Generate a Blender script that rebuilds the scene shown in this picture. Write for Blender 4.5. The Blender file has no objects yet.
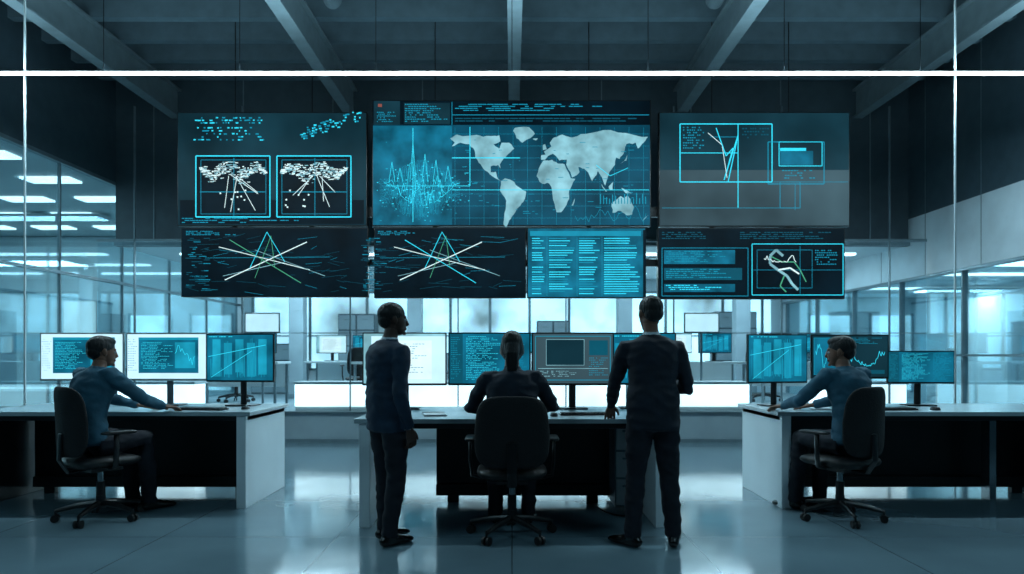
import bpy, bmesh, math, random
from mathutils import Vector, Matrix, Euler, noise
from mathutils.bvhtree import BVHTree
from mathutils.geometry import tessellate_polygon
random.seed(7)
V=Vector
sc=bpy.context.scene
col=sc.collection
try:
    sc.view_settings.view_transform='Standard'
    sc.view_settings.look='None'
except Exception: pass

def lin(h):
    h=h.lstrip('#'); o=[]
    for i in (0,2,4):
        c=int(h[i:i+2],16)/255
        o.append(c/12.92 if c<=.04045 else ((c+.055)/1.055)**2.4)
    return o
# ---------------------------------------------------------------- materials
def mat(name,c,rough=.5,metal=0.,emit=None,es=1.,nscale=6.,namt=.12,bump=0.,spec=.5,stretch=None):
    m=bpy.data.materials.new(name); m.use_nodes=True
    nt=m.node_tree; b=nt.nodes['Principled BSDF']; L=nt.links.new
    tc=nt.nodes.new('ShaderNodeTexCoord'); nz=nt.nodes.new('ShaderNodeTexNoise')
    nz.inputs['Scale'].default_value=nscale; nz.inputs['Detail'].default_value=3
    src=tc.outputs['Object']
    if stretch:
        mp=nt.nodes.new('ShaderNodeMapping'); mp.inputs['Scale'].default_value=stretch
        L(src,mp.inputs['Vector']); src=mp.outputs['Vector']
    L(src,nz.inputs['Vector'])
    def ramp(cc,amt):
        r=nt.nodes.new('ShaderNodeValToRGB')
        r.color_ramp.elements[0].position=.3; r.color_ramp.elements[1].position=.7
        r.color_ramp.elements[0].color=[max(0,x*(1-amt)) for x in cc]+[1]
        r.color_ramp.elements[1].color=[x*(1+amt) for x in cc]+[1]
        L(nz.outputs['Fac'],r.inputs['Fac']); return r
    L(ramp(lin(c),namt).outputs['Color'],b.inputs['Base Color'])
    b.inputs['Roughness'].default_value=rough; b.inputs['Metallic'].default_value=metal
    b.inputs['Specular IOR Level'].default_value=spec
    if emit:
        L(ramp(lin(emit),namt).outputs['Color'],b.inputs['Emission Color'])
        b.inputs['Emission Strength'].default_value=es
    if bump:
        bp=nt.nodes.new('ShaderNodeBump'); bp.inputs['Strength'].default_value=bump
        bp.inputs['Distance'].default_value=.02
        L(nz.outputs['Fac'],bp.inputs['Height']); L(bp.outputs['Normal'],b.inputs['Normal'])
    return m
def glassmat(name,tint,gl=.08,rough=.02):
    m=bpy.data.materials.new(name); m.use_nodes=True; nt=m.node_tree
    nt.nodes.remove(nt.nodes['Principled BSDF']); out=nt.nodes['Material Output']
    t=nt.nodes.new('ShaderNodeBsdfTransparent'); t.inputs[0].default_value=lin(tint)+[1]
    g=nt.nodes.new('ShaderNodeBsdfGlossy'); g.inputs['Roughness'].default_value=rough
    g.inputs[0].default_value=(.8,.95,1,1)
    lw=nt.nodes.new('ShaderNodeLayerWeight'); lw.inputs['Blend'].default_value=.25
    mm=nt.nodes.new('ShaderNodeMath'); mm.operation='MULTIPLY_ADD'; mm.inputs[1].default_value=.35; mm.inputs[2].default_value=gl
    nt.links.new(lw.outputs['Fresnel'],mm.inputs[0])
    mx=nt.nodes.new('ShaderNodeMixShader')
    nt.links.new(mm.outputs[0],mx.inputs[0]); nt.links.new(t.outputs[0],mx.inputs[1]); nt.links.new(g.outputs[0],mx.inputs[2])
    nt.links.new(mx.outputs[0],out.inputs['Surface']); return m
def frosted(name):
    """rough refractive glass added to imitate lens blur on the office behind"""
    m=bpy.data.materials.new(name); m.use_nodes=True; nt=m.node_tree
    nt.nodes.remove(nt.nodes['Principled BSDF']); out=nt.nodes['Material Output']
    r=nt.nodes.new('ShaderNodeBsdfRefraction'); r.inputs['Color'].default_value=(.93,.98,1,1); r.inputs['Roughness'].default_value=.1; r.inputs['IOR'].default_value=1.1
    g=nt.nodes.new('ShaderNodeBsdfGlossy'); g.inputs['Roughness'].default_value=.05
    mx=nt.nodes.new('ShaderNodeMixShader'); mx.inputs[0].default_value=.04
    nt.links.new(r.outputs[0],mx.inputs[1]); nt.links.new(g.outputs[0],mx.inputs[2]); nt.links.new(mx.outputs[0],out.inputs['Surface']); return m

def floormat():
    m=mat('polished_floor','#6f8892',rough=.2,nscale=1.2,namt=.12)
    nt=m.node_tree; b=nt.nodes['Principled BSDF']; L=nt.links.new
    tc=nt.nodes.new('ShaderNodeTexCoord')
    br=nt.nodes.new('ShaderNodeTexBrick'); br.offset=0
    br.inputs['Scale'].default_value=1; br.inputs['Brick Width'].default_value=1.25; br.inputs['Row Height'].default_value=1.25
    br.inputs['Mortar Size'].default_value=.005; br.inputs['Mortar Smooth'].default_value=.3
    br.inputs['Color1'].default_value=(1,1,1,1); br.inputs['Color2'].default_value=(.88,.9,.92,1); br.inputs['Mortar'].default_value=(.45,.45,.45,1)
    L(tc.outputs['Object'],br.inputs['Vector'])
    src=b.inputs['Base Color'].links[0].from_socket
    mx=nt.nodes.new('ShaderNodeMixRGB'); mx.blend_type='MULTIPLY'; mx.inputs[0].default_value=1
    L(src,mx.inputs[1]); L(br.outputs['Color'],mx.inputs[2]); L(mx.outputs[0],b.inputs['Base Color'])
    n2=nt.nodes.new('ShaderNodeTexNoise'); n2.inputs['Scale'].default_value=2.5; n2.inputs['Detail'].default_value=5
    L(tc.outputs['Object'],n2.inputs['Vector'])
    mr=nt.nodes.new('ShaderNodeMapRange'); mr.inputs[3].default_value=.05; mr.inputs[4].default_value=.17
    L(n2.outputs['Fac'],mr.inputs[0]); L(mr.outputs[0],b.inputs['Roughness'])
    b.inputs['Specular IOR Level'].default_value=1.0
    b.inputs['IOR'].default_value=1.7
    return m

M={}
M['floor']=floormat()
M['ceil']=mat('ceiling_deck','#22313a',.8)
M['beam']=mat('beam_steel','#6c8087',.5,.1)
M['purlin']=mat('purlin_steel','#566d77',.55,.1)
M['duct']=mat('duct_metal','#5d7078',.4,.4)
M['wall']=mat('wall_paint_dark','#3a4d56',.5)
M['band']=mat('wall_panel_light','#cbdbe1',.45,nscale=2)
M['white']=mat('white_paint','#c3d2d6',.5,nscale=2,namt=.06)
M['plinth']=mat('platform_plinth_paint','#8598a0',.5,nscale=2)
M['cab']=mat('cabinet_paint','#3f535c',.5,nscale=2)
M['frame']=mat('mullion_metal','#6f848c',.35,.4)
M['dframe']=mat('dark_frame','#131a1e',.4,.3)
M['glass']=glassmat('partition_glass','#e4f2f5',.07)
M['frost']=frosted('lens_blur_glass')
M['tube']=mat('tube_emitter','#ffffff',emit='#d5f5ff',es=20,namt=.02)
M['cpanel']=mat('ceiling_light_emitter','#ffffff',emit='#cfeaf2',es=3.5,namt=.1)
M['win']=mat('backlit_window','#c8e0e6',emit='#9fcad8',es=1.25,namt=.7,nscale=.8)
M['lbox']=mat('lightbox_counter','#ffffff',emit='#d8f4fb',es=1.8,namt=.3,nscale=.9)
M['desktop']=mat('desk_laminate','#a3b4ba',.22,nscale=3,namt=.05)
M['deskdark']=mat('desk_dark_panel','#12181b',.4)
M['deskwhite']=mat('desk_side_panel','#dbe6ea',.4,nscale=2,namt=.05)
M['plastic']=mat('black_plastic','#090c0e',.35)
M['plasticg']=mat('grey_plastic','#59656a',.35)
M['silver']=mat('silver_bezel','#a9b7bc',.3,.4)
M['keys']=mat('keycaps','#20272b',.5)
M['fabric']=mat('chair_fabric','#090d10',.8,nscale=90,namt=.4,bump=.3)
M['seatl']=mat('chair_leather','#080b0d',.45,nscale=40,bump=.15)
M['castor']=mat('castor_rubber','#08090a',.5)
M['chrome']=mat('chrome','#8b989d',.2,.9)
M['paper']=mat('notepad_paper','#b9c7cc',.6)
M['suit']=mat('navy_suit_cloth','#0d1928',.75,nscale=14,namt=.25,bump=.25)
M['suit2']=mat('teal_suit_cloth','#102c42',.75,nscale=14,namt=.25,bump=.25)
M['trous']=mat('dark_trouser_cloth','#0a121f',.8,nscale=14,namt=.25,bump=.25)
M['shirtb']=mat('blue_shirt_cloth','#28586c',.8,nscale=12,namt=.2,bump=.35)
M['blouse']=mat('dark_blouse_cloth','#0f1d2c',.8,nscale=12,namt=.2,bump=.3)
M['skin']=mat('skin','#75513f',.5,nscale=20,namt=.08)
M['skind']=mat('skin_deep','#432b21',.5,nscale=20,namt=.08)
M['lip']=mat('lips','#5d352e',.45)
M['hair']=mat('dark_hair','#0a0807',.5,nscale=60,namt=.5,bump=.5,stretch=(1,1,.2))
M['collar']=mat('shirt_collar','#b8c8d0',.7)
M['shoe']=mat('black_shoe_leather','#070809',.25)
M['eye']=mat('eye_white','#a9adb0',.2); M['iris']=mat('iris','#1a110b',.2)
# screen inks
def ink(n,c,e=1.,amt=.1,ns=5): M[n]=mat('screen_'+n,'#020405',.5,emit=c,es=e,namt=amt,nscale=ns,spec=.12); return M[n]
ink('i_bg','#03141f',1,.5,2); ink('i_bg2','#12333f',1,.5,1.1); ink('i_grey','#3c555f',1,.45,.8)
ink('i_map','#0b4a62',1,.5,1.6); ink('i_mapl','#1b97b6',1,.5,3); ink('i_land','#86bfcd',1,.4,4)
ink('i_cy','#33d3f0',1.25); ink('i_cyd','#1790b0',1.05); ink('i_wh','#d8f4f8',1.15); ink('i_gr','#4fae8a',1)
ink('i_doc','#bfe8f4',1.25,.06); ink('i_dim','#0e556a',1); ink('i_teal','#0f6480',1.05,.6,3); ink('i_red','#8a5048',1)
INK=['i_bg','i_bg2','i_grey','i_map','i_mapl','i_land','i_cy','i_cyd','i_wh','i_gr','i_doc','i_dim','i_teal','i_red']
IX={n[2:]:i for i,n in enumerate(INK)}
INKM=[M[n] for n in INK]

# ---------------------------------------------------------------- mesh builder
class MB:
    def __init__(s): s.v=[];s.f=[];s.m=[]
    def add(s,vs,fs,mi=0):
        o=len(s.v); s.v+= [V(p) for p in vs]; s.f+=[tuple(i+o for i in f) for f in fs]; s.m+=[mi]*len(fs)
    def box(s,x0,x1,y0,y1,z0,z1,mi=0):
        s.add([(x,y,z) for z in (z0,z1) for y in (y0,y1) for x in (x0,x1)],
              [(0,2,3,1),(4,5,7,6),(0,1,5,4),(2,6,7,3),(0,4,6,2),(1,3,7,5)],mi)
    def tube(s,pts,rad,seg=14,ref=(1,0,0),mi=0,dome=.5):
        pts=[V(p) for p in pts]; rad=[r if isinstance(r,(tuple,list)) else (r,r) for r in rad]
        ref=V(ref); vs=[];n=len(pts)
        for i,p in enumerate(pts):
            t=(pts[min(i+1,n-1)]-pts[max(i-1,0)]).normalized()
            a=(ref-t*ref.dot(t))
            if a.length<1e-3: a=V((0,1,0))-t*t.y
            a.normalize(); b=t.cross(a)
            for k in range(seg):
                an=2*math.pi*k/seg
                vs.append(p+a*math.cos(an)*rad[i][0]+b*math.sin(an)*rad[i][1])
        fs=[]
        for i in range(n-1):
            for k in range(seg):
                k2=(k+1)%seg; fs.append((i*seg+k,i*seg+k2,(i+1)*seg+k2,(i+1)*seg+k))
        t0=(pts[0]-pts[1]).normalized(); t1=(pts[-1]-pts[-2]).normalized()
        vs.append(pts[0]+t0*min(rad[0])*dome); vs.append(pts[-1]+t1*min(rad[-1])*dome)
        c0=len(vs)-2;c1=c0+1;o=(n-1)*seg
        for k in range(seg):
            k2=(k+1)%seg; fs.append((c0,k2,k)); fs.append((c1,o+k,o+k2))
        s.add(vs,fs,mi)
    def cyl(s,p0,p1,r,r1=None,seg=16,mi=0): s.tube([p0,p1],[r,r if r1 is None else r1],seg,(1,0,0),mi,0)
    def ell(s,c,r,mi=0,seg=20,rings=12,R=None):
        c=V(c);vs=[V((0,0,r[2]))]
        for i in range(1,rings):
            ph=math.pi*i/rings
            for k in range(seg):
                an=2*math.pi*k/seg
                vs.append(V((r[0]*math.sin(ph)*math.cos(an),r[1]*math.sin(ph)*math.sin(an),r[2]*math.cos(ph))))
        vs.append(V((0,0,-r[2]))); fs=[]
        for k in range(seg): fs.append((0,1+k,1+(k+1)%seg))
        for i in range(rings-2):
            for k in range(seg):
                a=1+i*seg;fs.append((a+k,a+seg+k,a+seg+(k+1)%seg,a+(k+1)%seg))
        a=1+(rings-2)*seg
        for k in range(seg): fs.append((a+k,len(vs)-1,a+(k+1)%seg))
        if R: vs=[R@v for v in vs]
        s.add([v+c for v in vs],fs,mi)
    def pillow(s,c,w,h,t,plane='xz',curve=0.,n=4.5,mi=0,seg=40,K=7):
        c=V(c); vs=[];fs=[]
        for side in (1,-1):
            for k in range(K+1):
                q=math.sin(math.pi/2*k/K)
                th=t*(1-q**5)**.5 if q<1 else 0
                for j in range(seg):
                    a=2*math.pi*j/seg
                    x=math.copysign(abs(math.cos(a))**(2/n),math.cos(a))*w*q
                    z=math.copysign(abs(math.sin(a))**(2/n),math.sin(a))*h*q
                    y=side*th+curve*x*x
                    vs.append(c+(V((x,y,z)) if plane=='xz' else V((x,z,y))))
        for sd in (0,1):
            o=sd*(K+1)*seg
            for k in range(K):
                for j in range(seg):
                    j2=(j+1)%seg; fs.append((o+k*seg+j,o+k*seg+j2,o+(k+1)*seg+j2,o+(k+1)*seg+j))
        s.add(vs,fs,mi)
    def mesh(s,name):
        me=bpy.data.meshes.new(name); me.from_pydata([tuple(v) for v in s.v],[],s.f); me.update(); return me
    def obj(s,name,mats,parent=None,smooth=False,bevel=0,loc=None,rot=0,recalc=True):
        me=s.mesh(name)
        for m in mats: me.materials.append(m)
        me.polygons.foreach_set('material_index',s.m)
        bm=bmesh.new(); bm.from_mesh(me)
        if smooth: bmesh.ops.remove_doubles(bm,verts=bm.verts,dist=1e-5)
        if recalc: bmesh.ops.recalc_face_normals(bm,faces=bm.faces)
        bm.to_mesh(me); bm.free()
        if smooth: me.polygons.foreach_set('use_smooth',[True]*len(me.polygons))
        o=bpy.data.objects.new(name,me); col.objects.link(o)
        if parent: o.parent=parent
        if loc: o.location=loc
        o.rotation_euler[2]=rot
        if bevel:
            b=o.modifiers.new('bevel','BEVEL'); b.width=bevel; b.segments=2; b.limit_method='ANGLE'
        return o
def empty(name,loc=(0,0,0),rot=0):
    e=bpy.data.objects.new(name,None); e.empty_display_size=.2; e.location=loc; e.rotation_euler[2]=rot
    col.objects.link(e); return e
def lamp(parent,loc,sx,sy,en,c=(.62,.88,1),up=False):
    l=bpy.data.lights.new('lamp','AREA'); l.shape='RECTANGLE'; l.size=sx; l.size_y=sy; l.energy=en; l.color=c
    o=bpy.data.objects.new('lamp',l); o.parent=parent; o.location=loc
    if up: o.rotation_euler[0]=math.pi
    col.objects.link(o); return o

# ---------------------------------------------------------------- flat screen graphics
class UI:
    """flat graphics on a screen facing local -Y. design units, v grows downward."""
    def __init__(s,u0,v0,unit,y=0.): s.mb=MB(); s.u0=u0;s.v0=v0;s.k=unit;s.y=y;s.layer=0
    def P(s,u,v): return V(((u-s.u0)*s.k, s.y-.0012*s.layer, (s.v0-v)*s.k))
    def poly(s,pts,c,l=None):
        s.layer=l if l is not None else s.layer
        vs=[s.P(*p) for p in pts]
        s.mb.add(vs,[tuple(t) for t in tessellate_polygon([[V((p[0],p[1],0)) for p in pts]])],IX[c])
    def rect(s,a,b,c,d,k,l=None):
        s.layer=l if l is not None else s.layer
        s.mb.add([s.P(a,b),s.P(c,b),s.P(c,d),s.P(a,d)],[(0,1,2,3)],IX[k])
    def line(s,p,q,w,k,l=None):
        s.layer=l if l is not None else s.layer
        p=V((*p,0));q=V((*q,0));d=(q-p)
        if d.length<1e-6:return
        d.normalize();n=V((-d.y,d.x,0))*w/2
        s.mb.add([s.P(*(p+n).xy),s.P(*(q+n).xy),s.P(*(q-n).xy),s.P(*(p-n).xy)],[(0,1,2,3)],IX[k])
    def pl(s,pts,w,k,l=None):
        for a,b in zip(pts[:-1],pts[1:]): s.line(a,b,w,k,l)
    def frame(s,a,b,c,d,w,k,l=None): s.pl([(a,b),(c,b),(c,d),(a,d),(a,b)],w,k,l)
    def text(s,a,b,c,d,rows,k,l=None,dens=.75,h=.45):
        rh=(d-b)/rows
        for r in range(rows):
            x=a; end=a+(c-a)*random.uniform(.5,1)
            while x<end:
                w=random.uniform(.01,.05)*(c-a)+rh*.3
                if random.random()<dens: s.rect(x,b+r*rh,min(x+w,c),b+r*rh+rh*h,k,l)
                x+=w+rh*.3
    def wave(s,a,b,c,d,n,w,k,l=None,rough=.5,env=False):
        pts=[];y=.5
        for i in range(n+1):
            y=min(1,max(0,y+random.uniform(-rough,rough)));
            yy=y if not env else .5+(y-.5)*math.sin(math.pi*i/n)**1.3
            pts.append((a+(c-a)*i/n,b+(d-b)*yy))
        s.pl(pts,w,k,l)
    def obj(s,name,parent): return s.mb.obj(name,INKM,parent,recalc=False)

# ================================================================= ROOM
def room():
    b=MB(); b.box(-12,12,-3,10.35,-.1,0); b.obj('floor',[M['floor']])
    b=MB(); b.box(-6.3,6.3,-3,16.1,5.75,5.9); b.obj('ceiling',[M['ceil']])
    for i,x in enumerate((-5.25,-2.5,0.03,2.6,5.4)):
        b=MB(); b.box(x-.08,x+.08,-3,10.95,5.0,5.03); b.box(x-.02,x+.02,-3,10.95,5.03,5.42); b.box(x-.08,x+.08,-3,10.95,5.42,5.45)
        b.obj('ceiling_beam',[M['beam']])
    b=MB(); y=-2.5
    while y<10.9:
        b.box(-6.2,6.2,y-.06,y+.06,5.45,5.74); y+=.62
    b.obj('ceiling_joists',[M['purlin']])
    for x in (-2.02,2.28):
        b=MB(); b.cyl((x,-3,5.3),(x,7.9,5.3),.10,seg=24)
        for k in range(9): b.cyl((x,-2+k*1.2,5.3),(x,-1.95+k*1.2,5.3),.115,seg=24)
        for k in range(4): b.cyl((x,-1.5+k*2.4,5.38),(x,-1.5+k*2.4,5.75),.008,seg=6)
        b.obj('ventilation_duct',[M['duct']],smooth=False)
    b=MB(); b.box(-6.3,6.3,-3.1,-3,0,5.75); b.obj('wall_front',[M['wall']])
    X=6.2
    b=MB()
    b.box(X,X+.1,-3,16,2.5,3.42,0)
    b.box(X,X+.1,-3,16,3.42,5.75,1); b.box(X,X+.1,-3,5,0,2.5,1)
    y=-2.
    while y<15.9:
        b.box(X-.004,X,y-.006,y+.006,2.5,5.6,2); y+=1.25
    b.box(X-.02,X+.1,-3,16,2.46,2.5,2)
    b.obj('wall_right',[M['band'],M['wall'],M['frame']])
    b=MB(); b.box(X+.03,X+.045,5,15.9,.06,2.46,0)
    y=5.
    while y<16: b.box(X+.0,X+.08,y-.015,y+.015,0,2.46,1); y+=1.55
    b.box(X,X+.08,5,16,0,.06,1); b.box(X,X+.08,5,16,1.28,1.31,1)
    b.obj('window_1',[M['glass'],M['frame']])
    X=-6.2
    b=MB(); b.box(X-.1,X,-3,16,4.0,5.75,1); b.box(X-.1,X,-3,5,0,4.0,1); b.obj('wall_left',[M['band'],M['wall']])
    b=MB(); b.box(X-.045,X-.03,5,15.9,.06,3.98,0)
    y=5.
    while y<16: b.box(X-.06,X-.02,y-.012,y+.012,0,4,1); y+=1.55
    b.box(X-.08,X,5,16,0,.06,1); b.box(X-.08,X,5,16,2.42,2.46,1); b.box(X-.08,X,5,16,3.95,4.0,1)
    b.obj('window_2',[M['glass'],M['frame']])
    for sg,nm,zc in ((-1,'left',4.0),(1,'right',2.6)):
        x0,x1=sorted((sg*6.3,sg*12))
        b=MB(); b.box(x0,x1,4.9,16.1,zc+.02,zc+.12); b.obj('ceiling_annex_'+nm,[M['white' if sg<0 else 'band']])
        b=MB(); b.box(x0,x1,10.35,16.1,-.1,0.0); b.obj('floor_annex_'+nm,[M['floor']])
        xx=sg*12; b=MB(); b.box(min(xx,xx+sg*.1),max(xx,xx+sg*.1),4.9,16.1,0,zc); b.obj('wall_annex_side_'+nm,[M['white']])
        b=MB(); b.box(x0,x1,4.8,4.9,0,zc); b.obj('wall_annex_near_'+nm,[M['wall']])
        b=MB(); b.box(x0,x1,16.0,16.1,0,zc,0)
        for k in range(4):
            xa=x0+.5+k*1.4; b.box(xa,xa+.9,15.97,16.0,.5,2.2,1); b.box(xa-.05,xa,15.95,16,.45,2.25,2); b.box(xa+.9,xa+.95,15.95,16,.45,2.25,2)
        b.obj('wall_annex_far_'+nm,[M['white'],M['win'],M['frame']])
        b=MB(); xp=sg*9.2
        b.box(xp-.05,xp+.05,11,16,0,2.5,0); b.box(xp-.07,xp+.07,12,12.9,0,2.1,1); b.box(xp-.08,xp+.08,11,16,2.45,2.5,2)
        b.obj('wall_annex_partition_'+nm,[M['white'],M['plinth'],M['frame']])
        b=MB()
        if sg<0:
            for k in range(7):
                for j in range(4):
                    xa=-6.75-j*1.3-.0; ya=6.6+k*1.35
                    b.box(xa-.75,xa,ya,ya+.34,zc-.01,zc+.02)
        else:
            for k in range(4): b.box(7,11.5,6.5+k*2.4,6.62+k*2.4,zc-.01,zc+.02)
        pn=b.obj('ceiling_light_panels',[M['cpanel']])
        e=empty('added_annex_fill',(sg*9,9.0,zc-.06)); b=MB(); b.box(-1.2,1.2,-.25,.25,.0,.04); b.obj('fill_housing',[M['white']],e)  # added fill lamp that brightens the side room, fixture made up
        lamp(e,(0,0,-.01),2.3,.45,140 if sg<0 else 150)
        e=empty('added_annex_fill',(sg*9,13.5,zc-.06)); b=MB(); b.box(-1.2,1.2,-.25,.25,.0,.04); b.obj('fill_housing',[M['white']],e)  # second added fill, deeper in the side room
        lamp(e,(0,0,-.01),2.3,.45,110 if sg<0 else 120)
    for y in (8.2,11.2,13.8):
        b=MB(); b.box(-8.9,-7.2,y,y+.7,.72,.76,0); b.box(-8.9,-8.85,y,y+.7,0,.72,1); b.box(-7.25,-7.2,y,y+.7,0,.72,1); b.box(-8.8,-7.3,y+.6,y+.63,.2,.72,1)
        b.obj('side_table',[M['white'],M['plinth']],bevel=.004)
    b=MB(); b.box(-6.15,6.15,10.35,15.95,0,.45,0); b.box(-6.15,6.15,10.33,10.35,0,.06,1); b.box(-6.15,6.15,10.3,10.42,.45,.47,1)
    b.obj('raised_platform',[M['plinth'],M['frame']])
    b=MB()
    for xa,xb in ((-5.9,-4.75),(-3.25,-1.75),(-1.6,.0),(.1,1.7),(1.85,3.55),(4.6,5.9)):
        b.box(xa,xb,10.47,10.85,.53,.86,0); b.box(xa-.02,xb+.02,10.44,10.9,.86,.9,1); b.box(xa,xb,10.5,10.85,.45,.53,1)
    b.obj('illuminated_counter',[M['lbox'],M['white']],bevel=.004)
    b=MB(); b.box(-6.2,6.2,11.02,16,3.02,3.12); b.obj('ceiling_office',[M['white']])
    b=MB(); b.box(-6.2,6.2,10.95,11.02,3.0,5.75,0)
    for k in range(9): b.box(-5.6+k*1.4-.008,-5.6+k*1.4+.008,10.94,10.95,3.0,5.7,1)
    b.box(-6.2,6.2,10.9,10.95,3.0,3.08,1)
    b.obj('wall_fascia',[M['wall'],M['frame']])
    b=MB()
    for y in (11.8,13.2,14.6):
        for k in range(4): b.box(-5.6+k*3,-3.2+k*3,y,y+.14,2.99,3.02)
    b.obj('ceiling_strip_lights',[M['cpanel']])
    for x in (-3.6,0,3.6):
        e=empty('added_office_fill',(x,12.5,2.94)); b=MB(); b.box(-1.2,1.2,-.4,.4,.0,.04); b.obj('fill_housing',[M['white']],e)  # added fill lamps to brighten platform and plinth, fixtures made up
        lamp(e,(0,0,-.01),2.2,.7,110)
    b=MB(); b.box(-6.3,6.3,16,16.1,0,3.1,0)
    b.box(-5.9,5.9,15.97,16.0,1.0,2.7,1)
    k=-5.9
    while k<5.95: b.box(k-.03,k+.03,15.93,16.0,.95,2.75,2); k+=random.choice((.9,1.3,1.3,1.9))
    b.box(-5.95,5.95,15.93,16,.95,1.0,2); b.box(-5.95,5.95,15.93,16,2.7,2.75,2); b.box(-5.95,5.95,15.93,16,1.72,1.75,2)
    b.obj('wall_back',[M['band'],M['win'],M['frame']])
    for x in (-4.2,-1.9,2.2,4.5):
        b=MB(); b.box(x-.14,x+.14,13.6,13.88,.45,3.0,0); b.box(x-.17,x+.17,13.57,13.91,.45,.55,1); b.obj('office_column',[M['plinth'],M['frame']],bevel=.01)
    b=MB(); b.box(-6.15,6.15,10.385,10.395,.47,3.0,0)
    for k in range(8): b.box(-5.6+k*1.6-.008,-5.6+k*1.6+.008,10.37,10.41,.47,4.99,1)
    b.box(-6.15,6.15,10.375,10.405,1.62,1.632,1)
    b.box(-6.15,6.15,10.37,10.41,2.98,3.02,1)
    b.obj('window_3',[M['frost'],M['frame']])
    # filing cabinets and shelving along the office back wall
    for x,w,h in ((-5.2,1.0,1.1),(-3.4,.8,1.75),(-1.2,1.3,.9),(.9,.7,1.6),(2.9,1.2,1.0),(4.9,.9,1.8)):
        b=MB(); z0=.45; b.box(x-w/2,x+w/2,15.3,15.75,z0,z0+h,0)
        n=max(2,int(h/.35))
        for i in range(n):
            for q in (0,1): b.box(x-w/2+.02+q*w/2,x-.02+q*w/2,15.28,15.3,z0+.03+i*(h-.03)/n,z0+(i+1)*(h-.03)/n,1); b.box(x-w/4-.06+q*w/2,x-w/4+.06+q*w/2,15.265,15.28,z0+(i+.7)*(h-.03)/n,z0+(i+.7)*(h-.03)/n+.015,2)
        b.obj('filing_cabinet',[M['cab'],M['plinth'],M['frame']],bevel=.004)
    for x in (-5.08,4.62):
        b=MB(); b.box(x-.007,x+.007,7.29,7.31,0,5.0,0); b.box(x-.05,x+.05,7.25,7.35,0,.02,0)
        b.obj('partition_post',[M['white']])
    e=empty('linear_pendant_light',(0,7.2,4.2))
    b=MB(); b.box(-6.1,6.1,-.016,.016,-.016,.010); b.obj('diffuser',[M['tube']],e)
    b=MB(); b.box(-6.12,6.12,-.018,.018,.010,.02)
    for k in range(9): b.cyl((-5.6+k*1.4,0,.02),(-5.6+k*1.4,0,.81),.004,seg=6)
    b.obj('housing_and_cables',[M['dframe']],e)
    lamp(e,(0,0,-.03),12,.03,240); lamp(e,(0,0,.03),12,.03,120,up=True)
    for x in (-3.4,3.4):
        for y,en in ((1.6,48),):
            e=empty('added_front_fill',(x,y,4.9))  # added fill out of frame, lifts people and floor from the front
            b=MB(); b.box(-.65,.65,-.65,.65,0,.1); b.obj('fill_housing',[M['dframe']],e)
            lamp(e,(0,0,-.02),1.2,1.2,en,(.45,.82,1)); lamp(e,(0,0,.12),1.2,1.2,30,(.5,.84,1),up=True)
room()

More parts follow.
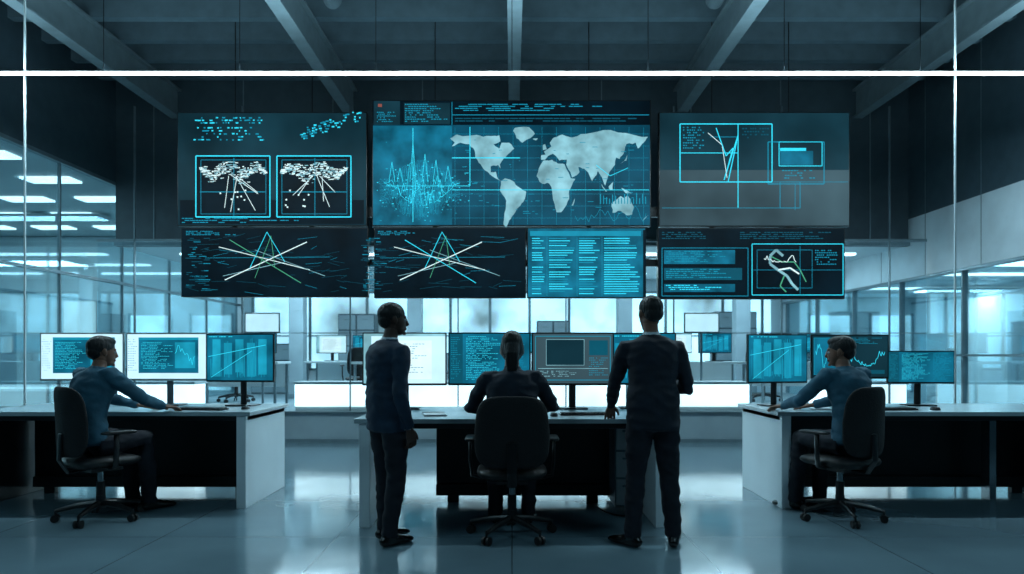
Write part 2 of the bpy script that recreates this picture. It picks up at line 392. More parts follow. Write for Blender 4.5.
# ================================================================= VIDEO WALL
def video_wall():
    k=9/700.
    e=empty('video_wall',(0,9,1.3))
    U=lambda u:(u-512)*k
    Z=lambda v:(355-v)*k
    panels={'A':(177,112,367,226),'B':(181,227.5,368,297),'C':(372,100,651,226),'D1':(374,227.5,526,298),'D2':(527,227.5,646,298),
            'E':(659,112,850,226.5),'F':(658,228,845,299)}
    b=MB()
    for a,t,c,d in panels.values(): b.box(U(a),U(c),.005,.09,Z(d),Z(t))
    b.box(U(200),U(830),.12,.18,Z(215),Z(205)); b.box(U(200),U(830),.12,.18,Z(265),Z(258))
    for x in (-3.6,-2.6,-1,1,2.6,3.6): b.box(x-.03,x+.03,.09,.13,Z(290),Z(116)); b.cyl((x,.11,Z(118)),(x,.11,4.45),.007,seg=8)
    b.obj('cabinet',[M['plastic']],e,bevel=.004)
    g=UI(512,355,k,0)
    bgs={'A':'bg2','B':'bg','C':'map','D1':'bg','D2':'teal','E':'grey','F':'bg'}
    for n,(a,t,c,d) in panels.items(): g.rect(a+1,t+1,c-1,d-1,bgs[n],0)
    # A
    g.rect(180,200,364,224,'bg',1)
    for i in range(110):
        x=random.uniform(192,262);y=random.choice((117,119.5,122,127,130,133,136,139))+random.uniform(0,.4)
        if random.random()<.85: g.rect(x,y,x+random.uniform(1,3.5),y+1.3,'cy' if i%2 else 'cyd',1)
    for i in range(75):
        x=random.uniform(300,360);y=134-(x-300)*.33+random.choice((-5,-2.5,0,2.5,5)); g.rect(x,y,x+random.uniform(1,3.5),y+1.4,'cy' if i%2 else 'cyd',1)
    for a in (196,277):
        g.rect(a,156,a+74,217,'bg',2); g.frame(a,156,a+74,217,1.2,'cy',3); g.frame(a+5,160,a+70,214,.5,'cyd',3)
        for i in range(320):
            x=a+36+random.uniform(-33,33); q=(x-a-36)/33; y=171+4*math.sin(x*.21+a)+random.gauss(0,1)*(4.2*(1-q*q)+.8)
            if 161<y<190: g.rect(x,y,x+random.uniform(.8,3.8),y+random.uniform(.5,1.2),'wh' if random.random()<.6 else 'land',4)
        for i in range(5): g.line((a+38+random.uniform(-8,8),176),(a+38+random.uniform(-32,30),random.uniform(192,212)),.6,'wh',4)
        g.line((a+4,192),(a+70,192),.8,'cyd',4); g.line((a+38,158),(a+38,216),.6,'cyd',4)
        for i in range(9):
            x=a+random.uniform(8,62);y=random.uniform(186,210); g.rect(x,y,x+1.6,y+1.6,'wh',5)
    g.text(182,218,300,224,3,'cyd',3)
    # B, D1 crossing lines
    for ox in (0,175 ):
        x0=225+ox
        for i in range(60):
            x=random.uniform(187,345)+ox*1.0; y=random.uniform(236,292)
            if x>505: continue
            g.line((x,y),(min(x+random.uniform(5,26),522),y+random.uniform(-4,4)),.28,'cyd' if random.random()<.4 else 'dim',1)
        for i in range(60):
            x=random.uniform(185,205)+ox;y=238+1.8*int(random.uniform(0,30)); g.rect(x,y,x+random.uniform(2,8),y+.7,'dim' if i%3 else 'cyd',1)
        g.line((x0,280),(x0+82,242),.9,'wh',3); g.line((x0-6,247),(x0+85,270),.7,'wh',3)
        g.line((x0+5,240),(x0+76,283),.7,'gr' if ox==0 else 'cy',3)
        g.line((x0-2,276),(x0+60,262),.5,'land',3); g.line((x0+30,250),(x0+100,276),.5,'land',3)
        g.pl([(x0+25,268),(x0+42,232),(x0+60,262)],.6,'cy',3); g.pl([(x0+30,278),(x0+46,236),(x0+50,268)],.5,'gr',3)
        g.line((x0-20,258),(x0+105,257),.4,'cyd',2)
    g.text(186,231,240,236,3,'cyd',1); g.text(378,231,430,236,3,'cyd',1)
    # C header
    g.rect(373,101,650,125,'bg',1); g.rect(374,101,400,125,'bg2',2); g.rect(404,103,450,124,'bg2',2)
    g.text(405,104,448,123,9,'cyd',3); g.rect(378,104,382,107,'red',3); g.text(377,112,398,123,6,'cyd',3)
    g.text(455,104,645,112,4,'cyd',3); g.line((452,115),(649,115),.7,'cyd',3); g.line((452,102),(452,125),.6,'cyd',3); g.text(455,118,640,123,2,'dim',3)
    # C left glow area + waves
    g.rect(373,126,452,225,'teal',1)
    for i in range(14): g.wave(380,160+i*1.5,460,200+i*1.5,90,.28,'mapl' if i%3 else 'cyd',2,.5,True)
    for i in range(2): g.wave(384,160,460,206,50,.4,'cy',3,.4,True)
    g.line((413,128),(413,222),.7,'cy',3); g.line((386,186),(470,186),.6,'cy',3)
    for x,h in ((392,20),(413,40),(425,28),(436,22),(400,14),(448,16)): g.pl([(x-3,182),(x,182-h),(x+3,182)],.5,'cy',3)
    for i in range(260):
        x=random.gauss(418,22);y=random.gauss(190,13)
        if 375<x<470 and 130<y<223: g.rect(x,y,x+random.uniform(.6,2.2),y+.8,'cy' if random.random()<.4 else 'mapl',3)
    for i in range(14): g.line((455+i*14.5,127),(455+i*14.5,225),.25,'cyd',1)
    for i in range(8): g.line((452,134+i*12),(649,134+i*12),.25,'cyd',1)
    LL=[[(-168,66),(-156,71),(-128,70),(-110,68),(-95,69),(-82,70),(-80,62),(-92,58),(-82,52),(-78,60),(-65,60),(-56,52),(-66,45),(-75,38),(-81,31),(-80,25),(-84,30),(-97,28),(-97,20),(-88,21),(-84,11),(-79,8),(-95,15),(-106,22),(-115,31),(-124,40),(-125,49),(-135,58),(-150,60),(-165,55),(-160,60)],
    [(-55,80),(-30,81),(-20,72),(-42,60),(-52,66),(-58,76)],
    [(-79,8),(-72,12),(-60,9),(-50,1),(-35,-6),(-40,-20),(-48,-27),(-57,-37),(-65,-45),(-70,-55),(-75,-50),(-71,-30),(-70,-18),(-81,-5)],
    [(-17,15),(-10,30),(-5,36),(10,37),(20,32),(32,31),(43,12),(51,11),(40,-5),(40,-16),(33,-27),(26,-34),(18,-34),(12,-17),(9,0),(5,5),(-8,5)],
    [(-9,37),(-9,43),(-1,44),(-4,48),(4,52),(9,55),(6,60),(14,67),(28,71),(45,67),(70,72),(100,77),(140,73),(178,68),(170,60),(160,52),(156,60),(140,58),(135,45),(128,38),(122,40),(120,30),(110,20),(106,10),(103,2),(98,12),(90,22),(80,8),(73,20),(66,25),(56,27),(58,20),(45,13),(35,30),(36,37),(27,37),(23,36),(18,41),(12,45),(8,44),(3,42),(-2,37)],
    [(114,-22),(130,-12),(136,-15),(142,-11),(153,-27),(150,-37),(140,-38),(130,-32),(116,-35)],
    [(-6,50),(1,51),(-2,58),(-6,57)],[(130,32),(140,36),(142,44),(138,37)],[(44,-25),(50,-15),(47,-25)],[(96,5),(106,-6),(104,-6),(97,2)],[(109,1),(117,7),(116,-4),(110,-3)],
    [(131,-1),(150,-9),(138,-8)],[(168,-46),(178,-38),(172,-43)],[(-24,65),(-14,66),(-18,63)]]
    def coast(P_):
        out=[]
        for i,p in enumerate(P_):
            q=P_[(i+1)%len(P_)]; out.append(p)
            L=math.hypot(q[0]-p[0],q[1]-p[1])
            if L>9:
                for t in (.33,.66): out.append((p[0]+(q[0]-p[0])*t+random.uniform(-1,1)*L*.07,p[1]+(q[1]-p[1])*t+random.uniform(-1,1)*L*.07))
        return out
    mp=lambda p:(449+(p[0]+170)*.572,(128+(80-p[1])*.74))
    for P_ in LL: g.poly([mp(p) for p in coast(P_)],'land',4)
    for i in range(60):
        x=random.uniform(460,640);y=random.uniform(135,215); g.rect(x,y,x+random.uniform(1,6),y+.6,'cyd',5)
    g.line((452,158),(520,158),1,'cy',5); g.line((470,127),(470,186),.7,'cy',5); g.line((452,190),(649,190),.6,'cy',5)
    g.wave(575,200,646,222,26,.4,'cyd',3,.4); g.pl([(596,165),(610,176),(628,168)],.6,'cy',5)
    for i in range(16): g.rect(600+i*3,196+random.uniform(-3,3),601+i*3,204,'cyd',5)
    # D2 table
    g.rect(529,230,642,296,'teal',1); g.rect(530,231,641,236,'cyd',2)
    for r in range(24):
        y=238+r*2.4
        for (a,c) in ((532,545),(549,575),(579,600),(604,640)): 
            if random.random()<.9: g.rect(a,y,a+(c-a)*random.uniform(.6,1),y+.9,'cy' if random.random()<.6 else 'cyd',3)
    for a in (547,577,602): g.line((a,237),(a,296),.4,'cyd',3)
    g.rect(643,230,646,297,'bg',3)
    # E
    g.rect(660,113,849,170,'bg2',1)
    g.frame(680,124,772,182,1.1,'cy',2); g.line((680,153),(738,153),.8,'cy',2); g.line((738,124),(738,208),.9,'cy',2); g.line((710,137),(738,137),.6,'cyd',2)
    g.pl([(716,128),(726,156),(733,148),(724,180),(738,135),(728,182)],1.0,'cy',3); g.pl([(708,133),(722,145),(727,178)],.6,'wh',3)
    g.frame(768,142,824,184,.9,'cyd',2); g.frame(779,142,822,166,.8,'cy',2)
    g.rect(780,151,813,165,'teal',3); g.rect(780,148,806,151,'cy',3); g.frame(780,182,800,208,.7,'cyd',2); g.line((750,182),(848,182),.5,'cyd',2)
    g.line((662,208),(780,208),.5,'cyd',2); g.text(683,127,705,150,9,'cyd',3); g.line((795,184),(795,210),.5,'cyd',3); g.text(782,170,820,180,4,'cyd',3); g.text(742,128,770,140,4,'dim',3)
    # F
    g.frame(662,248,748,296,.6,'cyd',1); g.rect(664,250,735,264,'teal',2); g.text(666,251,732,263,7,'cyd',3)
    g.rect(664,268,742,280,'dim',2); g.text(666,269,740,279,5,'cyd',3); g.rect(664,284,735,292,'teal',2); g.text(666,285,730,291,3,'cy',3)
    g.text(662,232,720,240,4,'dim',2); g.text(740,232,835,240,4,'dim',2)
    g.rect(750,242,844,296,'bg',1); g.frame(752,244,843,295,.8,'cy',2); g.line((800,246),(800,294),.4,'cyd',3); g.line((753,270),(842,270),.4,'cyd',3); g.frame(757,250,812,288,.4,'cyd',3)
    g.pl([(783,256),(776,250),(770,256),(770,264),(778,270),(787,276),(792,284),(798,290)],2.6,'land',4)
    g.pl([(770,256),(782,262),(794,262),(800,270),(806,282)],1.0,'gr',4); g.wave(764,250,796,262,22,.7,'wh',4,.4); g.pl([(778,270),(790,268),(799,274)],1.6,'wh',4); g.pl([(784,276),(780,286),(786,292)],1.2,'gr',4)
    g.text(815,250,838,266,7,'cyd',3)
    g.obj('screen_graphics',e)
video_wall()

# ================================================================= monitors etc
def monitor(name,loc,w,h,zb,kind,rot=0,bezel='plastic'):
    e=empty(name,loc,rot)
    b=MB(); b.box(-w/2,w/2,-.012,.018,zb,zb+h); b.obj('bezel',[M[bezel]],e,bevel=.004)
    b=MB(); b.box(-w*.3,w*.3,.018,.04,zb+h*.2,zb+h*.8); b.tube([(0,.06,.012),(0,.06,zb*.6),(0,.05,zb+h*.45)],[(.032,.012)]*3,12,(1,0,0)); b.box(-.05,.05,.03,.07,zb+h*.35,zb+h*.55)
    b.box(-.13,.13,-.05,.14,0,.012); b.obj('stand',[M['plasticg'] if bezel!='plastic' else M['plastic']],e,bevel=.003)
    u=UI(50,0,w/100,-.0135); H=h/w*100; u.v0=(zb+h)/(w/100)
    m=1.6
    a,t,c,d=m,m,100-m,H-m-1
    if kind=='doc':
        u.rect(a,t,c,d,'doc',0); u.rect(a,t,c,t+3,'land',1); u.rect(a+16,t+8,c-16,d-5,'wh',1); u.text(a+20,t+12,c-22,d-8,14,'cyd',2,.8,.22); u.rect(a,t+3,a+9,d,'land',1)
    elif kind=='docteal':
        u.rect(a,t,c,d,'doc',0); u.rect(a+14,t+4,c-9,d-7,'teal',1); u.text(a+17,t+10,c-40,d-11,18,'cy',2,.8,.25); u.text(a+1,t+6,a+12,d-8,14,'cyd',2,.8,.25); u.rect(a+14,t+4,c-9,t+7,'cyd',2); u.rect(c-38,t+10,c-13,d-13,'mapl',2); u.wave(c-38,t+14,c-13,d-17,14,.5,'cy',3,.4)
    elif kind=='code':
        u.rect(a,t,c,d,'teal',0); u.rect(a,t,a+16,d,'dim',1); u.text(a+2,t+4,a+14,d-4,20,'cyd',2,.8,.3); u.text(a+20,t+3,c-34,d-3,26,'cy',2,.8,.25); u.text(c-30,t+3,c-3,d-3,22,'cyd',2,.8,.3)
    elif kind=='cam':
        u.rect(a,t,c,d,'teal',0)
        for i in range(5): u.rect(a+8+i*17,t+6+(i%2)*5,a+20+i*17,d-5-(i%3)*3,'cyd' if i%2 else 'mapl',1)
        for i in range(40): x=random.uniform(a+4,c-8);u.rect(x,random.uniform(t+4,d-14),x+random.uniform(.3,1.2),d-random.uniform(3,10),'cyd' if i%3==0 else 'mapl',2)
        u.line((a+2,t+30),(c-10,t+14),.8,'cy',3); u.line((a+6,d-4),(c-30,t+22),.6,'cy',3)
        u.text(a+3,t+2,c-30,t+4,1,'cy',3)
    elif kind=='graph':
        u.rect(a,t,c,d,'bg2',0); u.rect(a+2,t+3,a+42,d-3,'teal',1); u.frame(a+2,t+3,a+42,d-3,.6,'cyd',2); u.wave(a+4,t+8,a+40,d-8,36,.5,'cy',3,.3); u.wave(a+48,t+16,c-4,d-14,40,.6,'cy',2,.25); u.text(a+48,t+3,c-4,t+12,5,'cyd',2,.8,.3); u.rect(a+48,d-9,c-4,d-4,'dim',1)
    elif kind=='room':
        u.rect(a,t,c,d,'grey',0); u.frame(a+3,t+3,c-3,d-4,.8,'cyd',1); u.rect(a+16,t+7,a+62,d-22,'bg2',1); u.rect(a+68,t+8,c-6,t+26,'dim',1); u.text(a+68,t+29,c-6,d-8,9,'cyd',2,.8,.3); u.line((a+6,d-18),(c-6,d-18),.6,'land',2); u.text(a+8,d-15,a+60,d-7,4,'land',2,.7,.3); u.frame(a+16,t+7,a+62,d-22,.5,'land',2)
    u.obj('screen',e); return e
DZ=.82
monitor('computer_monitor',(-4.06,6.62,DZ),.77,.455,.235,'docteal',.05,'silver')
monitor('computer_monitor',(-3.28,6.66,DZ),.77,.455,.235,'docteal',.0,'silver')
monitor('computer_monitor',(-2.56,6.6,DZ),.68,.455,.225,'cam',-.14)
monitor('computer_monitor',(-.95,6.2,DZ),.74,.47,.21,'doc',.05)
monitor('computer_monitor',(-.20,6.22,DZ),.73,.47,.21,'code',.0)
monitor('computer_monitor',(.54,6.22,DZ),.73,.47,.21,'room',0)
monitor('computer_monitor',(1.10,6.29,DZ),.74,.47,.21,'cam',-.05)
monitor('computer_monitor',(2.50,6.6,DZ),.62,.46,.215,'cam',.2)
monitor('computer_monitor',(3.20,6.64,DZ),.72,.42,.255,'graph',-.05)
monitor('computer_monitor',(3.86,6.62,DZ),.60,.31,.21,'code',-.12)

def keyboard(loc,rot=0):
    e=empty('keyboard',loc,rot)
    b=MB(); b.box(-.22,.22,-.07,.07,0,.014); b.obj('case',[M['plastic']],e,bevel=.004)
    b=MB()
    for r in range(5):
        for c in range(15):
            if r==0 and 3<c<10: continue
            b.box(-.21+c*.028,-.21+c*.028+.023,-.06+r*.025,-.06+r*.025+.02,.014,.021)
    b.box(-.12,.06,-.06,-.04,.014,.021); b.obj('keys',[M['keys']],e)
def mouse(loc,rot=0):
    b=MB(); b.pillow((0,0,.0),.032,.055,.03,'xy',n=2.4); b.v=[V((v.x,v.y,max(v.z,0))) for v in b.v]
    b.tube([(0,-.02,.028),(0,.02,.03)],[.004,.004],8,(1,0,0),1)
    b.obj('computer_mouse',[M['plastic'],M['plasticg']],smooth=True,loc=loc,rot=rot)
keyboard((-2.72,6.14,DZ),-.2); mouse((-2.36,6.2,DZ))
keyboard((0,5.60,DZ)); mouse((.33,5.5,DZ)); keyboard((.60,5.62,DZ),.05)
keyboard((3.3,6.12,DZ),.1); mouse((3.7,6.12,DZ))
def notepad(loc,rot):
    b=MB(); b.box(-.09,.09,-.12,.12,0,.004,1); b.box(-.086,.086,-.115,.115,.004,.012,0); b.box(-.09,.09,.10,.12,.012,.016,1)
    b.obj('notepad',[M['paper'],M['plastic']],loc=loc,rot=rot)
notepad((-.62,5.6,DZ),.2); notepad((2.75,6.0+.25,DZ),-.3)

def desk(loc,x0,x1,y0,y1,mod,panels,extra=None,topm='desktop'):
    e=empty('control_desk',loc)
    b=MB(); b.box(x0-.04,x1+.04,y0,y1,.785,.82); b.obj('desktop',[M[topm]],e,bevel=.004)
    b=MB(); b.box(x0,x1,y0+.06,y1-.04,.74,.785,0); b.box(mod[0],mod[1],mod[2],mod[2]+.03,.16,.74,0)
    b.box(mod[0],mod[1],mod[2]-.03,mod[2]+.05,.06,.16,0); b.box(mod[0]+.1,mod[0]+.2,mod[2]-.02,mod[2]+.04,0,.06,0); b.box(mod[1]-.2,mod[1]-.1,mod[2]-.02,mod[2]+.04,0,.06,0)
    b.obj('modesty_panel',[M['deskdark']],e,bevel=.004)
    for i,(a,c,m) in enumerate(panels):
        b=MB(); b.box(a,c,y0+.015,y1-.02,.0,.785); b.obj('side_panel_%d'%(i+1),[M[m]],e,bevel=.004)
    if extra: extra(e)
    return e
def ex(e):
    b=MB(); b.box(.86,1.07,5.85,6.4,.03,.73,0)
    for z in (.05,.28,.51): b.box(.87,1.06,5.835,5.85,z,z+.21,1); b.box(.92,1.01,5.82,5.835,z+.15,z+.165,2)
    b.obj('drawer_unit',[M['plinth'],M['deskwhite'],M['frame']],e,bevel=.003)
desk((0,0,0),-1.15,1.16,5.25,6.5,(-.67,.86,6.2),[(-1.15,-1.07,'deskwhite'),(1.08,1.16,'deskwhite')],ex)
desk((0,0,0),-4.62,-2.25,5.9,6.95,(-4.5,-2.4,6.6),[(-4.62,-4.54,'deskdark'),(-2.33,-2.25,'deskwhite')])
def exr(e):
    b=MB(); b.box(4.3,4.36,6.3,6.42,0,.74); b.obj('leg',[M['chrome']],e,bevel=.003)
desk((0,0,0),2.28,5.0,5.9,6.95,(2.4,4.9,6.6),[(2.28,2.36,'deskwhite'),(4.92,5.0,'deskdark')],exr)

# ================================================================= chairs
def chair(loc,rot,seat=.5,bw=.25,bt=1.03,name='office_chair'):
    e=empty(name,loc,rot)
    b=MB()
    for i in range(5):
        a=2*math.pi*i/5+.35; c,s_=math.cos(a),math.sin(a)
        b.tube([(0.03*c,.03*s_,.13),(.17*c,.17*s_,.115),(.31*c,.31*s_,.085)],[(.026,.022),(.022,.018),(.016,.014)],10,(0,0,1))
        b.cyl((.31*c,.31*s_,.09),(.31*c,.31*s_,.05),.009)
    b.cyl((0,0,.09),(0,0,.19),.035); b.obj('star_base',[M['plastic']],e,smooth=False)
    b=MB()
    for i in range(5):
        a=2*math.pi*i/5+.35; c,s_=math.cos(a),math.sin(a); p=V((.31*c,.31*s_,.03)); n=V((-s_,c,0))
        for q in (-.018,.018): b.cyl(p+n*(q-.009),p+n*(q+.009),.03,seg=18)
    b.obj('castors',[M['castor']],e)
    b=MB(); b.cyl((0,0,.19),(0,0,seat-.1),.024,mi=0); b.cyl((0,0,.15),(0,0,.3),.032,mi=1); b.box(-.11,.11,-.12,.12,seat-.11,seat-.075,1)
    b.tube([(0,-.08,seat-.09),(0,-.24,seat-.1),(0,-.30,seat+.0),(0,-.29,seat+.2)],[(.035,.012)]*4,10,(1,0,0),1)
    b.obj('gas_column',[M['chrome'],M['plastic']],e)
    b=MB(); b.pillow((0,0,seat-.04),.25,.25,.045,'xy',.25,4); b.obj('seat_cushion',[M['seatl']],e,smooth=True)
    b=MB(); b.pillow((0,0,0),bw,(bt-seat-.02)/2,.028,'xz',1.0,4.2)
    zc=(bt+seat+.02)/2
    b.v=[V((v.x*(1-.10*max(0,v.z/.3)),v.y-.26-.16*max(0,v.z+.05)**1.4,v.z+zc)) for v in b.v]
    b.obj('backrest',[M['fabric']],e,smooth=True)
    b=MB()
    for sx in (-1,1):
        b.tube([(sx*.2,-.02,seat-.08),(sx*.285,-.02,seat-.06),(sx*.30,-.02,seat+.05),(sx*.30,-.02,seat+.19)],[(.022,.012)]*4,10,(0,1,0))
        b.pillow((sx*.30,.0,seat+.205),.035,.13,.015,'xy')
    b.obj('armrests',[M['plastic']],e,smooth=True)
chair((0,5.03,0),0.0,.5,.26,1.02)
chair((-3.26,5.55,0),-.62,.5,.245,1.06)
chair((2.60,5.55,0),.5,.5,.245,1.06)
for x,y,r in ((-2.6,12.0,.3),(-.6,12.3,-.4),(1.5,13.0,2.6),(2.7,12.2,.2),(-5.0,12.7,2.9),(4.6,12.8,3.4)): chair((x,y,.45),r,.47,.24,.98,'task_chair')

# ================================================================= people
def remesh(mb,voxel,it,fold=0.,cloth=()):
    me=mb.mesh('tmp'); o=bpy.data.objects.new('tmp',me); col.objects.link(o)
    md=o.modifiers.new('r','REMESH'); md.mode='VOXEL'; md.voxel_size=voxel
    dg=bpy.context.evaluated_depsgraph_get(); dg.update()
    m2=bpy.data.meshes.new_from_object(o.evaluated_get(dg))
    bvh=BVHTree.FromPolygons([v[:] for v in mb.v],mb.f)
    mi=[]
    for p in m2.polygons:
        r=bvh.find_nearest(p.center); mi.append(mb.m[r[2]] if r[2] is not None else 0)
    bm=bmesh.new(); bm.from_mesh(m2)
    for _ in range(it): bmesh.ops.smooth_vert(bm,verts=bm.verts,factor=.5,use_axis_x=True,use_axis_y=True,use_axis_z=True)
    if fold:
        bm.normal_update(); bm.faces.ensure_lookup_table()
        for v in bm.verts:
            if all(mi[f.index] in cloth for f in v.link_faces):
                p=v.co
                n1=noise.noise(V((p.x*7+p.z*5,p.y*7-p.z*3,p.z*11)))
                n2=noise.noise(V((p.x*16-p.z*9,p.y*16+p.z*7,p.z*20+3)))
                v.co=v.co+v.normal*fold*((1-abs(n1)*2.2)*.8+n2*.5-.3)
    vs=[v.co.copy() for v in bm.verts]; fs=[tuple(v.index for v in f.verts) for f in bm.faces]; bm.free()
    bpy.data.objects.remove(o); return vs,fs,mi
TOP,TRO,SKI,SHO,HAI,COL,EYE,IRI,LIP=range(9)
def hand(W,d,n,side,s,curl=.35):
    d=V(d).normalized(); n=V(n); n=(n-d*n.dot(d)).normalized(); t=n.cross(d)*(1 if side>0 else -1)
    W=V(W); P=lambda x,y,z=0:W+(t*x+d*y+n*z)*s
    mb=MB()
    mb.tube([P(0,-.03),P(0,0),P(.002,.03),P(0,.065),P(0,.09)],[(.026*s,.02*s),(.027*s,.018*s),(.036*s,.017*s),(.041*s,.014*s),(.036*s,.011*s)],14,t,SKI)
    for x,l,sp in ((.030,.070,.08),(.010,.079,.02),(-.010,.073,-.04),(-.029,.058,-.12)):
        p=P(x,.075); pts=[p]; ang=curl*.4
        for q,f in ((.25,.0),(.42,1),(.30,1.2),(.24,1)):
            ang+=curl*f*.9
            dr=(d*math.cos(ang)-n*math.sin(ang)+t*sp*math.cos(ang)).normalized(); pts.append(pts[-1]+dr*l*q*1.15*s)
        mb.tube(pts,[.0098*s,.0098*s,.009*s,.0083*s,.007*s],10,t,SKI,.8)
    pts=[P(.018,.015,-.004),P(.042,.04,-.010),P(.056,.068,-.016),P(.060,.092,-.022)]
    mb.tube(pts,[.014*s,.0125*s,.0105*s,.0085*s],10,n,SKI,.8)
    return remesh(mb,.0042,2)
def head(hc,yaw,pitch,s,hair):
    R=Euler((pitch,0,yaw)).to_matrix()
    mb=MB(); E=lambda c,r,m:mb.ell(V(c),r,m,24,16)
    E((0,-.012,.026),(.072,.094,.086),SKI); E((0,.022,-.02),(.060,.066,.086),SKI); E((0,.034,-.076),(.042,.046,.036),SKI)
    E((0,-.01,-.05),(.058,.06,.05),SKI)
    mb.tube([(0,.084,.014),(0,.093,-.012),(0,.101,-.030),(0,.089,-.040)],[.008,.010,.012,.010],12,(1,0,0),SKI)
    E((0,.078,.020),(.046,.012,.009),SKI); E((0,.083,-.060),(.024,.011,.005),LIP); E((0,.082,-.068),(.021,.011,.006),LIP); E((0,.076,-.098),(.018,.014,.012),SKI)
    for sx in (-1,1):
        mb.ell((sx*.077,-.006,-.006),(.009,.019,.031),SKI,16,10,Euler((.15,0,sx*-.35)).to_matrix())
    E((0,-.020,.042),(.079,.100,.086),HAI); E((0,-.056,-.002),(.068,.060,.062),HAI)
    if hair=='long':
        mb.tube([(0,-.09,.03),(0,-.115,-.03),(0,-.112,-.10),(0,-.10,-.17),(0,-.085,-.24)],[(.055,.045),(.052,.035),(.045,.03),(.035,.022),(.016,.012)],16,(1,0,0),HAI)
        E((0,-.02,.01),(.086,.092,.10),HAI); E((0,-.05,.06),(.075,.08,.08),HAI)
    if hair=='top': E((0,.0,.080),(.066,.088,.045),HAI); E((0,-.02,.03),(.080,.088,.056),HAI)
    vs,fs,mi=remesh(mb,.0048,2)
    o=MB(); o.v=vs;o.f=fs;o.m=mi
    for sx in (-1,1): o.ell((sx*.030,.076,-.002),(.0135,.0105,.0085),EYE,12,8); o.ell((sx*.030,.0845,-.002),(.005,.003,.005),IRI,10,6)
    return [R@(v*s)+V(hc) for v in o.v],o.f,o.m
def human(name,loc,rot,s,P):
    mb=MB(); B=V(P['base']);T=V(P['top']); L=(T-B)
    j=P.get('bulk',1.0); prof=[(-.02,.150,.105),(.08,.172,.122),(.2,.168,.118),(.36,.152,.106),(.52,.154,.108),(.68,.172,.118),(.82,.182,.116),(.91,.165,.098),(.965,.115,.078),(1.0,.075,.065)]
    if P.get('suit'): prof=[(-.24,.184,.130),(-.1,.182,.132)]+[(f,a+.012,b+.012) for f,a,b in prof[1:]]
    bend=P.get('bend',.0)
    pts=[];rad=[]
    for f,a,b in prof:
        q=B+L*f; q.y+= -bend*math.sin(max(0,min(1,f))*math.pi)
        if P.get('suit') and f<0: q=V((B.x,B.y,B.z+L.z*f))
        pts.append(q);rad.append((a*j*s,b*j*s))
    mb.tube(pts,rad,28,(1,0,0),TOP,.2)
    hc=V(P['head'])
    mb.tube([T-L.normalized()*.06,T+V((0,0,.01)),hc+V((0,-.012,-.055))*s],[.062*s,.053*s,.052*s],16,(1,0,0),SKI)
    if P.get('suit'):
        mb.tube([T-L.normalized()*.03,T+V((0,.0,.030*s))],[.068*s,.059*s],20,(1,0,0),COL,.0)
        mb.tube([T-L.normalized()*.05,T+V((0,-.008,.016*s))],[(.085*s,.080*s),(.069*s,.066*s)],20,(1,0,0),TOP,.0)
    else: mb.tube([T-L.normalized()*.03,T+V((0,.0,.028*s))],[.070*s,.060*s],20,(1,0,0),TOP,.0)
    g=1.14 if P.get('suit') else 1.12
    for sd in (-1,1):
        a=P['armR' if sd>0 else 'armL']; S,E_,W=[V(q) for q in a[:3]]
        inner=S+V((-sd*.07,0,.008)); m1=S.lerp(E_,.5); m2=E_.lerp(W,.4); cuff=W-(W-E_).normalized()*.012
        mb.tube([inner,S,S.lerp(E_,.22),m1,S.lerp(E_,.88),E_+(E_-(S+W)/2).normalized()*.01,m2,cuff],
                [r*s*g for r in (.048,.058,.056,.050,.044,.043,.041,.031)],16,(0,1,0) if abs((E_-S).normalized().y)<.8 else (0,0,1),TOP,.5)
        mb.tube([cuff-(W-E_).normalized()*.01,cuff+(W-E_).normalized()*.014],[.0285*s,.0275*s],14,(1,0,0),COL if P.get('suit') else TOP,.1)
        mb.tube([cuff,W],[.026*s,.026*s],12,(1,0,0),SKI,.3)
        l=P['legR' if sd>0 else 'legL']; H,K,A,td=[V(q) for q in l]
        mb.tube([H,H.lerp(K,.25),H.lerp(K,.6),K,K.lerp(A,.3),K.lerp(A,.65),A+V((0,0,-.01))],[r*s for r in (.098,.095,.082,.067,.066,.06,.056)],18,(1,0,0),TRO,.4)
        td.z=0; td.normalize(); sdv=V((td.y,-td.x,0))
        fp=A.copy(); fz=A.z-.085
        pr=[(-.065,.030,.030),(-.04,.037,.044),(.02,.040,.048),(.08,.046,.036),(.14,.050,.028),(.19,.042,.022),(.215,.025,.016)]
        fm=MB(); fm.tube([V((fp.x,fp.y,0))+td*q*s+V((0,0,fz+c*s)) for q,_,c in pr],[(b*s,c*s) for _,b,c in pr],16,sdv,SHO,.5)
        fm.v=[V((v.x,v.y,max(v.z,fz))) for v in fm.v]
        mb.add(fm.v,fm.f,SHO)
    vs,fs,mi=remesh(mb,.0095,3,.009,(TOP,TRO))
    out=MB(); out.v=list(vs); out.f=list(fs); out.m=list(mi)
    def merge(r):
        o=len(out.v); out.v+=r[0]; out.f+=[tuple(i+o for i in f) for f in r[1]]; out.m+=r[2]
    merge(head(hc,P.get('yaw',0),P.get('pitch',0),s,P.get('hair','short')))
    for sd in (-1,1):
        a=P['armR' if sd>0 else 'armL']; merge(hand(a[2],a[3],a[4],sd,s,a[5]))
    ob=out.obj(name,[P['topm'],P['trom'],P.get('skin',M['skin']),M['shoe'],M['hair'],M['collar'],M['eye'],M['iris'],M['lip']],smooth=True,loc=(loc[0],loc[1],loc[2]),rot=rot)
    return ob
D=math.radians
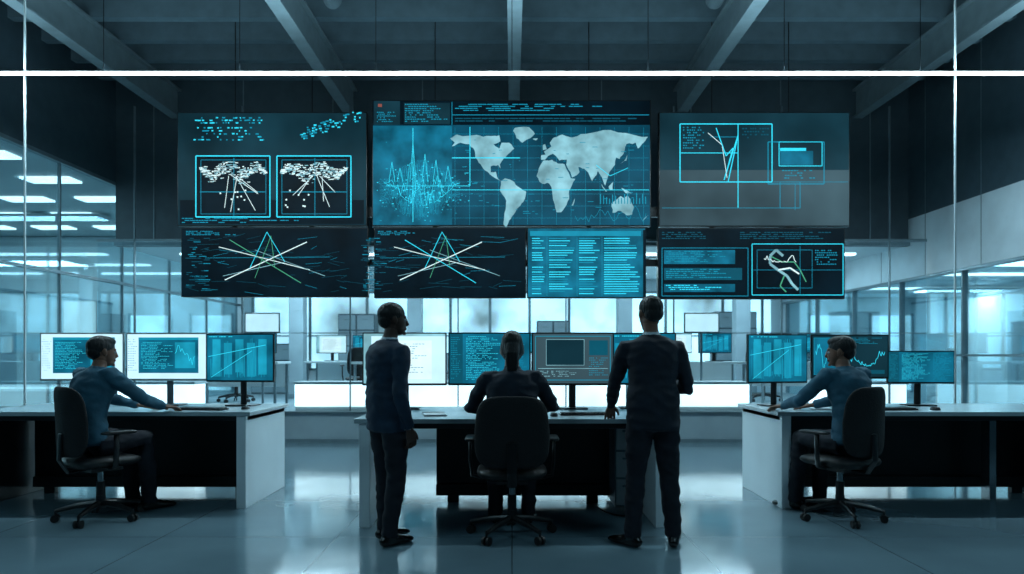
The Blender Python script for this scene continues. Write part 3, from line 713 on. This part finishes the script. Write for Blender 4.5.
human('standing_man_in_suit',(.96,4.76,0),D(3),.99,dict(suit=1,base=(0,0,.92),top=(0,.05,1.42),head=(-.005,.075,1.585),yaw=D(18),pitch=-.05,bend=.01,hair='short',
  armL=((-.175,.05,1.345),(-.225,.20,1.10),(-.205,.42,.925),(.05,.75,-.62),(0,.6,.8),.25),
  armR=((.175,.05,1.345),(.245,.02,1.075),(.13,.23,1.08),(-.7,.5,.1),(.4,.8,.2),.5),
  legL=((-.085,0,.88),(-.115,.03,.47),(-.145,-.01,.085),(-.55,.8,0)),legR=((.085,0,.88),(.115,.02,.47),(.135,-.02,.085),(.3,.95,0)),
  topm=M['suit'],trom=M['trous']))
human('standing_man_in_suit',(-.86,4.86,0),D(-50),.975,dict(suit=1,bulk=1.04,base=(0,0,.90),top=(0,.01,1.39),head=(0,.045,1.545),yaw=D(-20),pitch=0,bend=.02,hair='short',
  armL=((-.175,.0,1.315),(-.22,.0,1.04),(-.2,.10,.80),(0,.25,-1),(-1,0,0),.45),
  armR=((.178,.0,1.315),(.232,-.05,1.05),(.215,.04,.80),(0,.22,-1),(1,0,0),.45),
  legL=((-.085,0,.86),(-.09,.03,.46),(-.10,.03,.085),(-.1,1,0)),legR=((.085,0,.86),(.095,.01,.46),(.10,-.05,.085),(-.2,1,0)),
  topm=M['suit2'],trom=M['trous'],skin=M['skind']))
def seated(name,loc,rot,seat,topm,aL,aR,yaw,pitch=0,hair='short',s=1.,lean=.08,skin=None,bulk=1.,up=0):
    b=seat+.10
    human(name,loc,rot,s,dict(base=(0,-.06,b),top=(0,-.06+lean,b+.545+up),head=(0,-.02+lean,b+.545+up+.15),yaw=yaw,pitch=pitch,bend=.03,hair=hair,bulk=bulk,
      armL=aL,armR=aR,
      legL=((-.09,-.04,b-.01),(-.12,.37,b+.0),(-.13,.42,.085),(-.1,1,0)),legR=((.09,-.04,b-.01),(.12,.37,b+.0),(.13,.40,.085),(.1,1,0)),
      topm=topm,trom=M['trous'],skin=skin or M['skin']))
sh=1.12
seated('seated_woman',(0,5.0,0),0,.51,M['blouse'],
  ((-.170,.0,sh+.01),(-.30,.12,.93),(-.14,.36,.868),(.3,1,-.1),(0,.1,1),.25),((.170,.0,sh+.01),(.30,.12,.93),(.14,.36,.868),(-.3,1,-.1),(0,.1,1),.25),D(0),-.05,'long',1.0,.08,None,1.05,.03)
seated('seated_man',(-3.34,5.58,0),D(-28),.51,M['shirtb'],
  ((-.195,.02,sh+.02),(-.28,.24,.95),(-.12,.47,.868),(.2,1,-.1),(0,.1,1),.25),((.195,.02,sh+.02),(.30,.22,.95),(.22,.46,.868),(-.05,1,-.1),(0,.1,1),.25),D(-18),-.04,'top',1.04,.10,None,1.12,.02)
seated('seated_man',(2.68,5.58,0),D(24),.51,M['shirtb'],
  ((-.195,.02,sh+.02),(-.30,.20,.94),(-.22,.46,.868),(.05,1,-.1),(0,.1,1),.25),((.195,.02,sh+.02),(.28,.24,.95),(.12,.46,.868),(-.25,1,-.1),(0,.1,1),.25),D(35),-.04,'top',1.04,.10,None,1.12,.02)

# ================================================================= rear office furniture
def office_table(x,y,w=1.5,d=.7,z0=.45):
    b=MB(); b.box(x-w/2,x+w/2,y,y+d,z0+.70,z0+.74,0)
    for sx in (-1,1):
        for yy in (y+.05,y+d-.05): b.box(x+sx*(w/2-.06)-.02,x+sx*(w/2-.06)+.02,yy-.02,yy+.02,z0,z0+.70,1)
    b.box(x-w/2+.08,x+w/2-.08,y+d-.08,y+d-.05,z0+.3,z0+.70,0)
    b.obj('office_table',[M['white'],M['frame']],bevel=.004)
for x,y,kk in ((-4.6,11.5,'doc'),(-3.0,12.6,'doc'),(-1.9,11.5,'room'),(-.4,12.9,'cam'),(.9,11.6,'cam'),(2.4,12.7,'cam'),(3.1,11.4,'doc'),(4.9,11.7,'room')):
    office_table(x,y); 
    monitor('desktop_monitor',(x-.35,y+.4,1.19),.56,.34,.14,kk,0,'plastic'); monitor('desktop_monitor',(x+.32,y+.4,1.19),.56,.34,.14,'cam',0,'plastic')
for x,y,zz in ((-3.95,11.1,1.55),(3.0,11.1,1.5)):
    e=empty('display_stand',(x,y,.45)); b=MB(); b.cyl((0,0,.02),(0,0,1.3),.02); b.cyl((0,0,0),(0,0,.02),.2,seg=24); b.obj('pole',[M['frame']],e)
    b=MB(); b.box(-.28,.28,-.03,-.005,1.2,1.52); b.obj('panel',[M['silver']],e,bevel=.003)
    u=UI(0,0,1,-.032); u.rect(-.26,-1.5,.26,-1.22,'doc',0); u.obj('screen',e)
e=empty('display_stand',(-7.5,12.2,0)); b=MB(); b.cyl((0,0,.02),(0,0,1.7),.03); b.cyl((0,0,0),(0,0,.02),.25,seg=24); b.obj('pole',[M['frame']],e)
b=MB(); b.box(-.3,.3,-.05,-.02,1.6,2.25); b.obj('panel',[M['silver']],e,bevel=.003)
u=UI(0,0,1,-.052); u.rect(-.28,-2.23,.28,-1.62,'doc',0); u.obj('screen',e)

cu=bpy.data.curves.new('floor_cable','CURVE'); cu.dimensions='3D'; cu.bevel_depth=.006
sp=cu.splines.new('NURBS'); pp=[(.72,6.1,.006),(.74,5.85,.006),(.80,5.65,.006),(.95,5.6,.006),(1.0,5.75,.006)]
sp.points.add(len(pp)-1)
for i,p in enumerate(pp): sp.points[i].co=(*p,1)
sp.use_endpoint_u=True; sp.order_u=4
o=bpy.data.objects.new('floor_cable',cu); cu.materials.append(M['plastic']); col.objects.link(o)

# ================================================================= world, camera
w=bpy.data.worlds.new('world'); sc.world=w; w.use_nodes=True
w.node_tree.nodes['Background'].inputs[0].default_value=(.05,.12,.15,1); w.node_tree.nodes['Background'].inputs[1].default_value=.5
cam=bpy.data.cameras.new('camera'); cam.sensor_width=36; cam.lens=700/1024*36; cam.shift_y=68/1024
cam.dof.use_dof=True; cam.dof.focus_distance=6.2; cam.dof.aperture_fstop=2.0
co=bpy.data.objects.new('camera',cam); co.location=(0,0,1.3); co.rotation_euler=(math.pi/2,0,0); col.objects.link(co); sc.camera=co
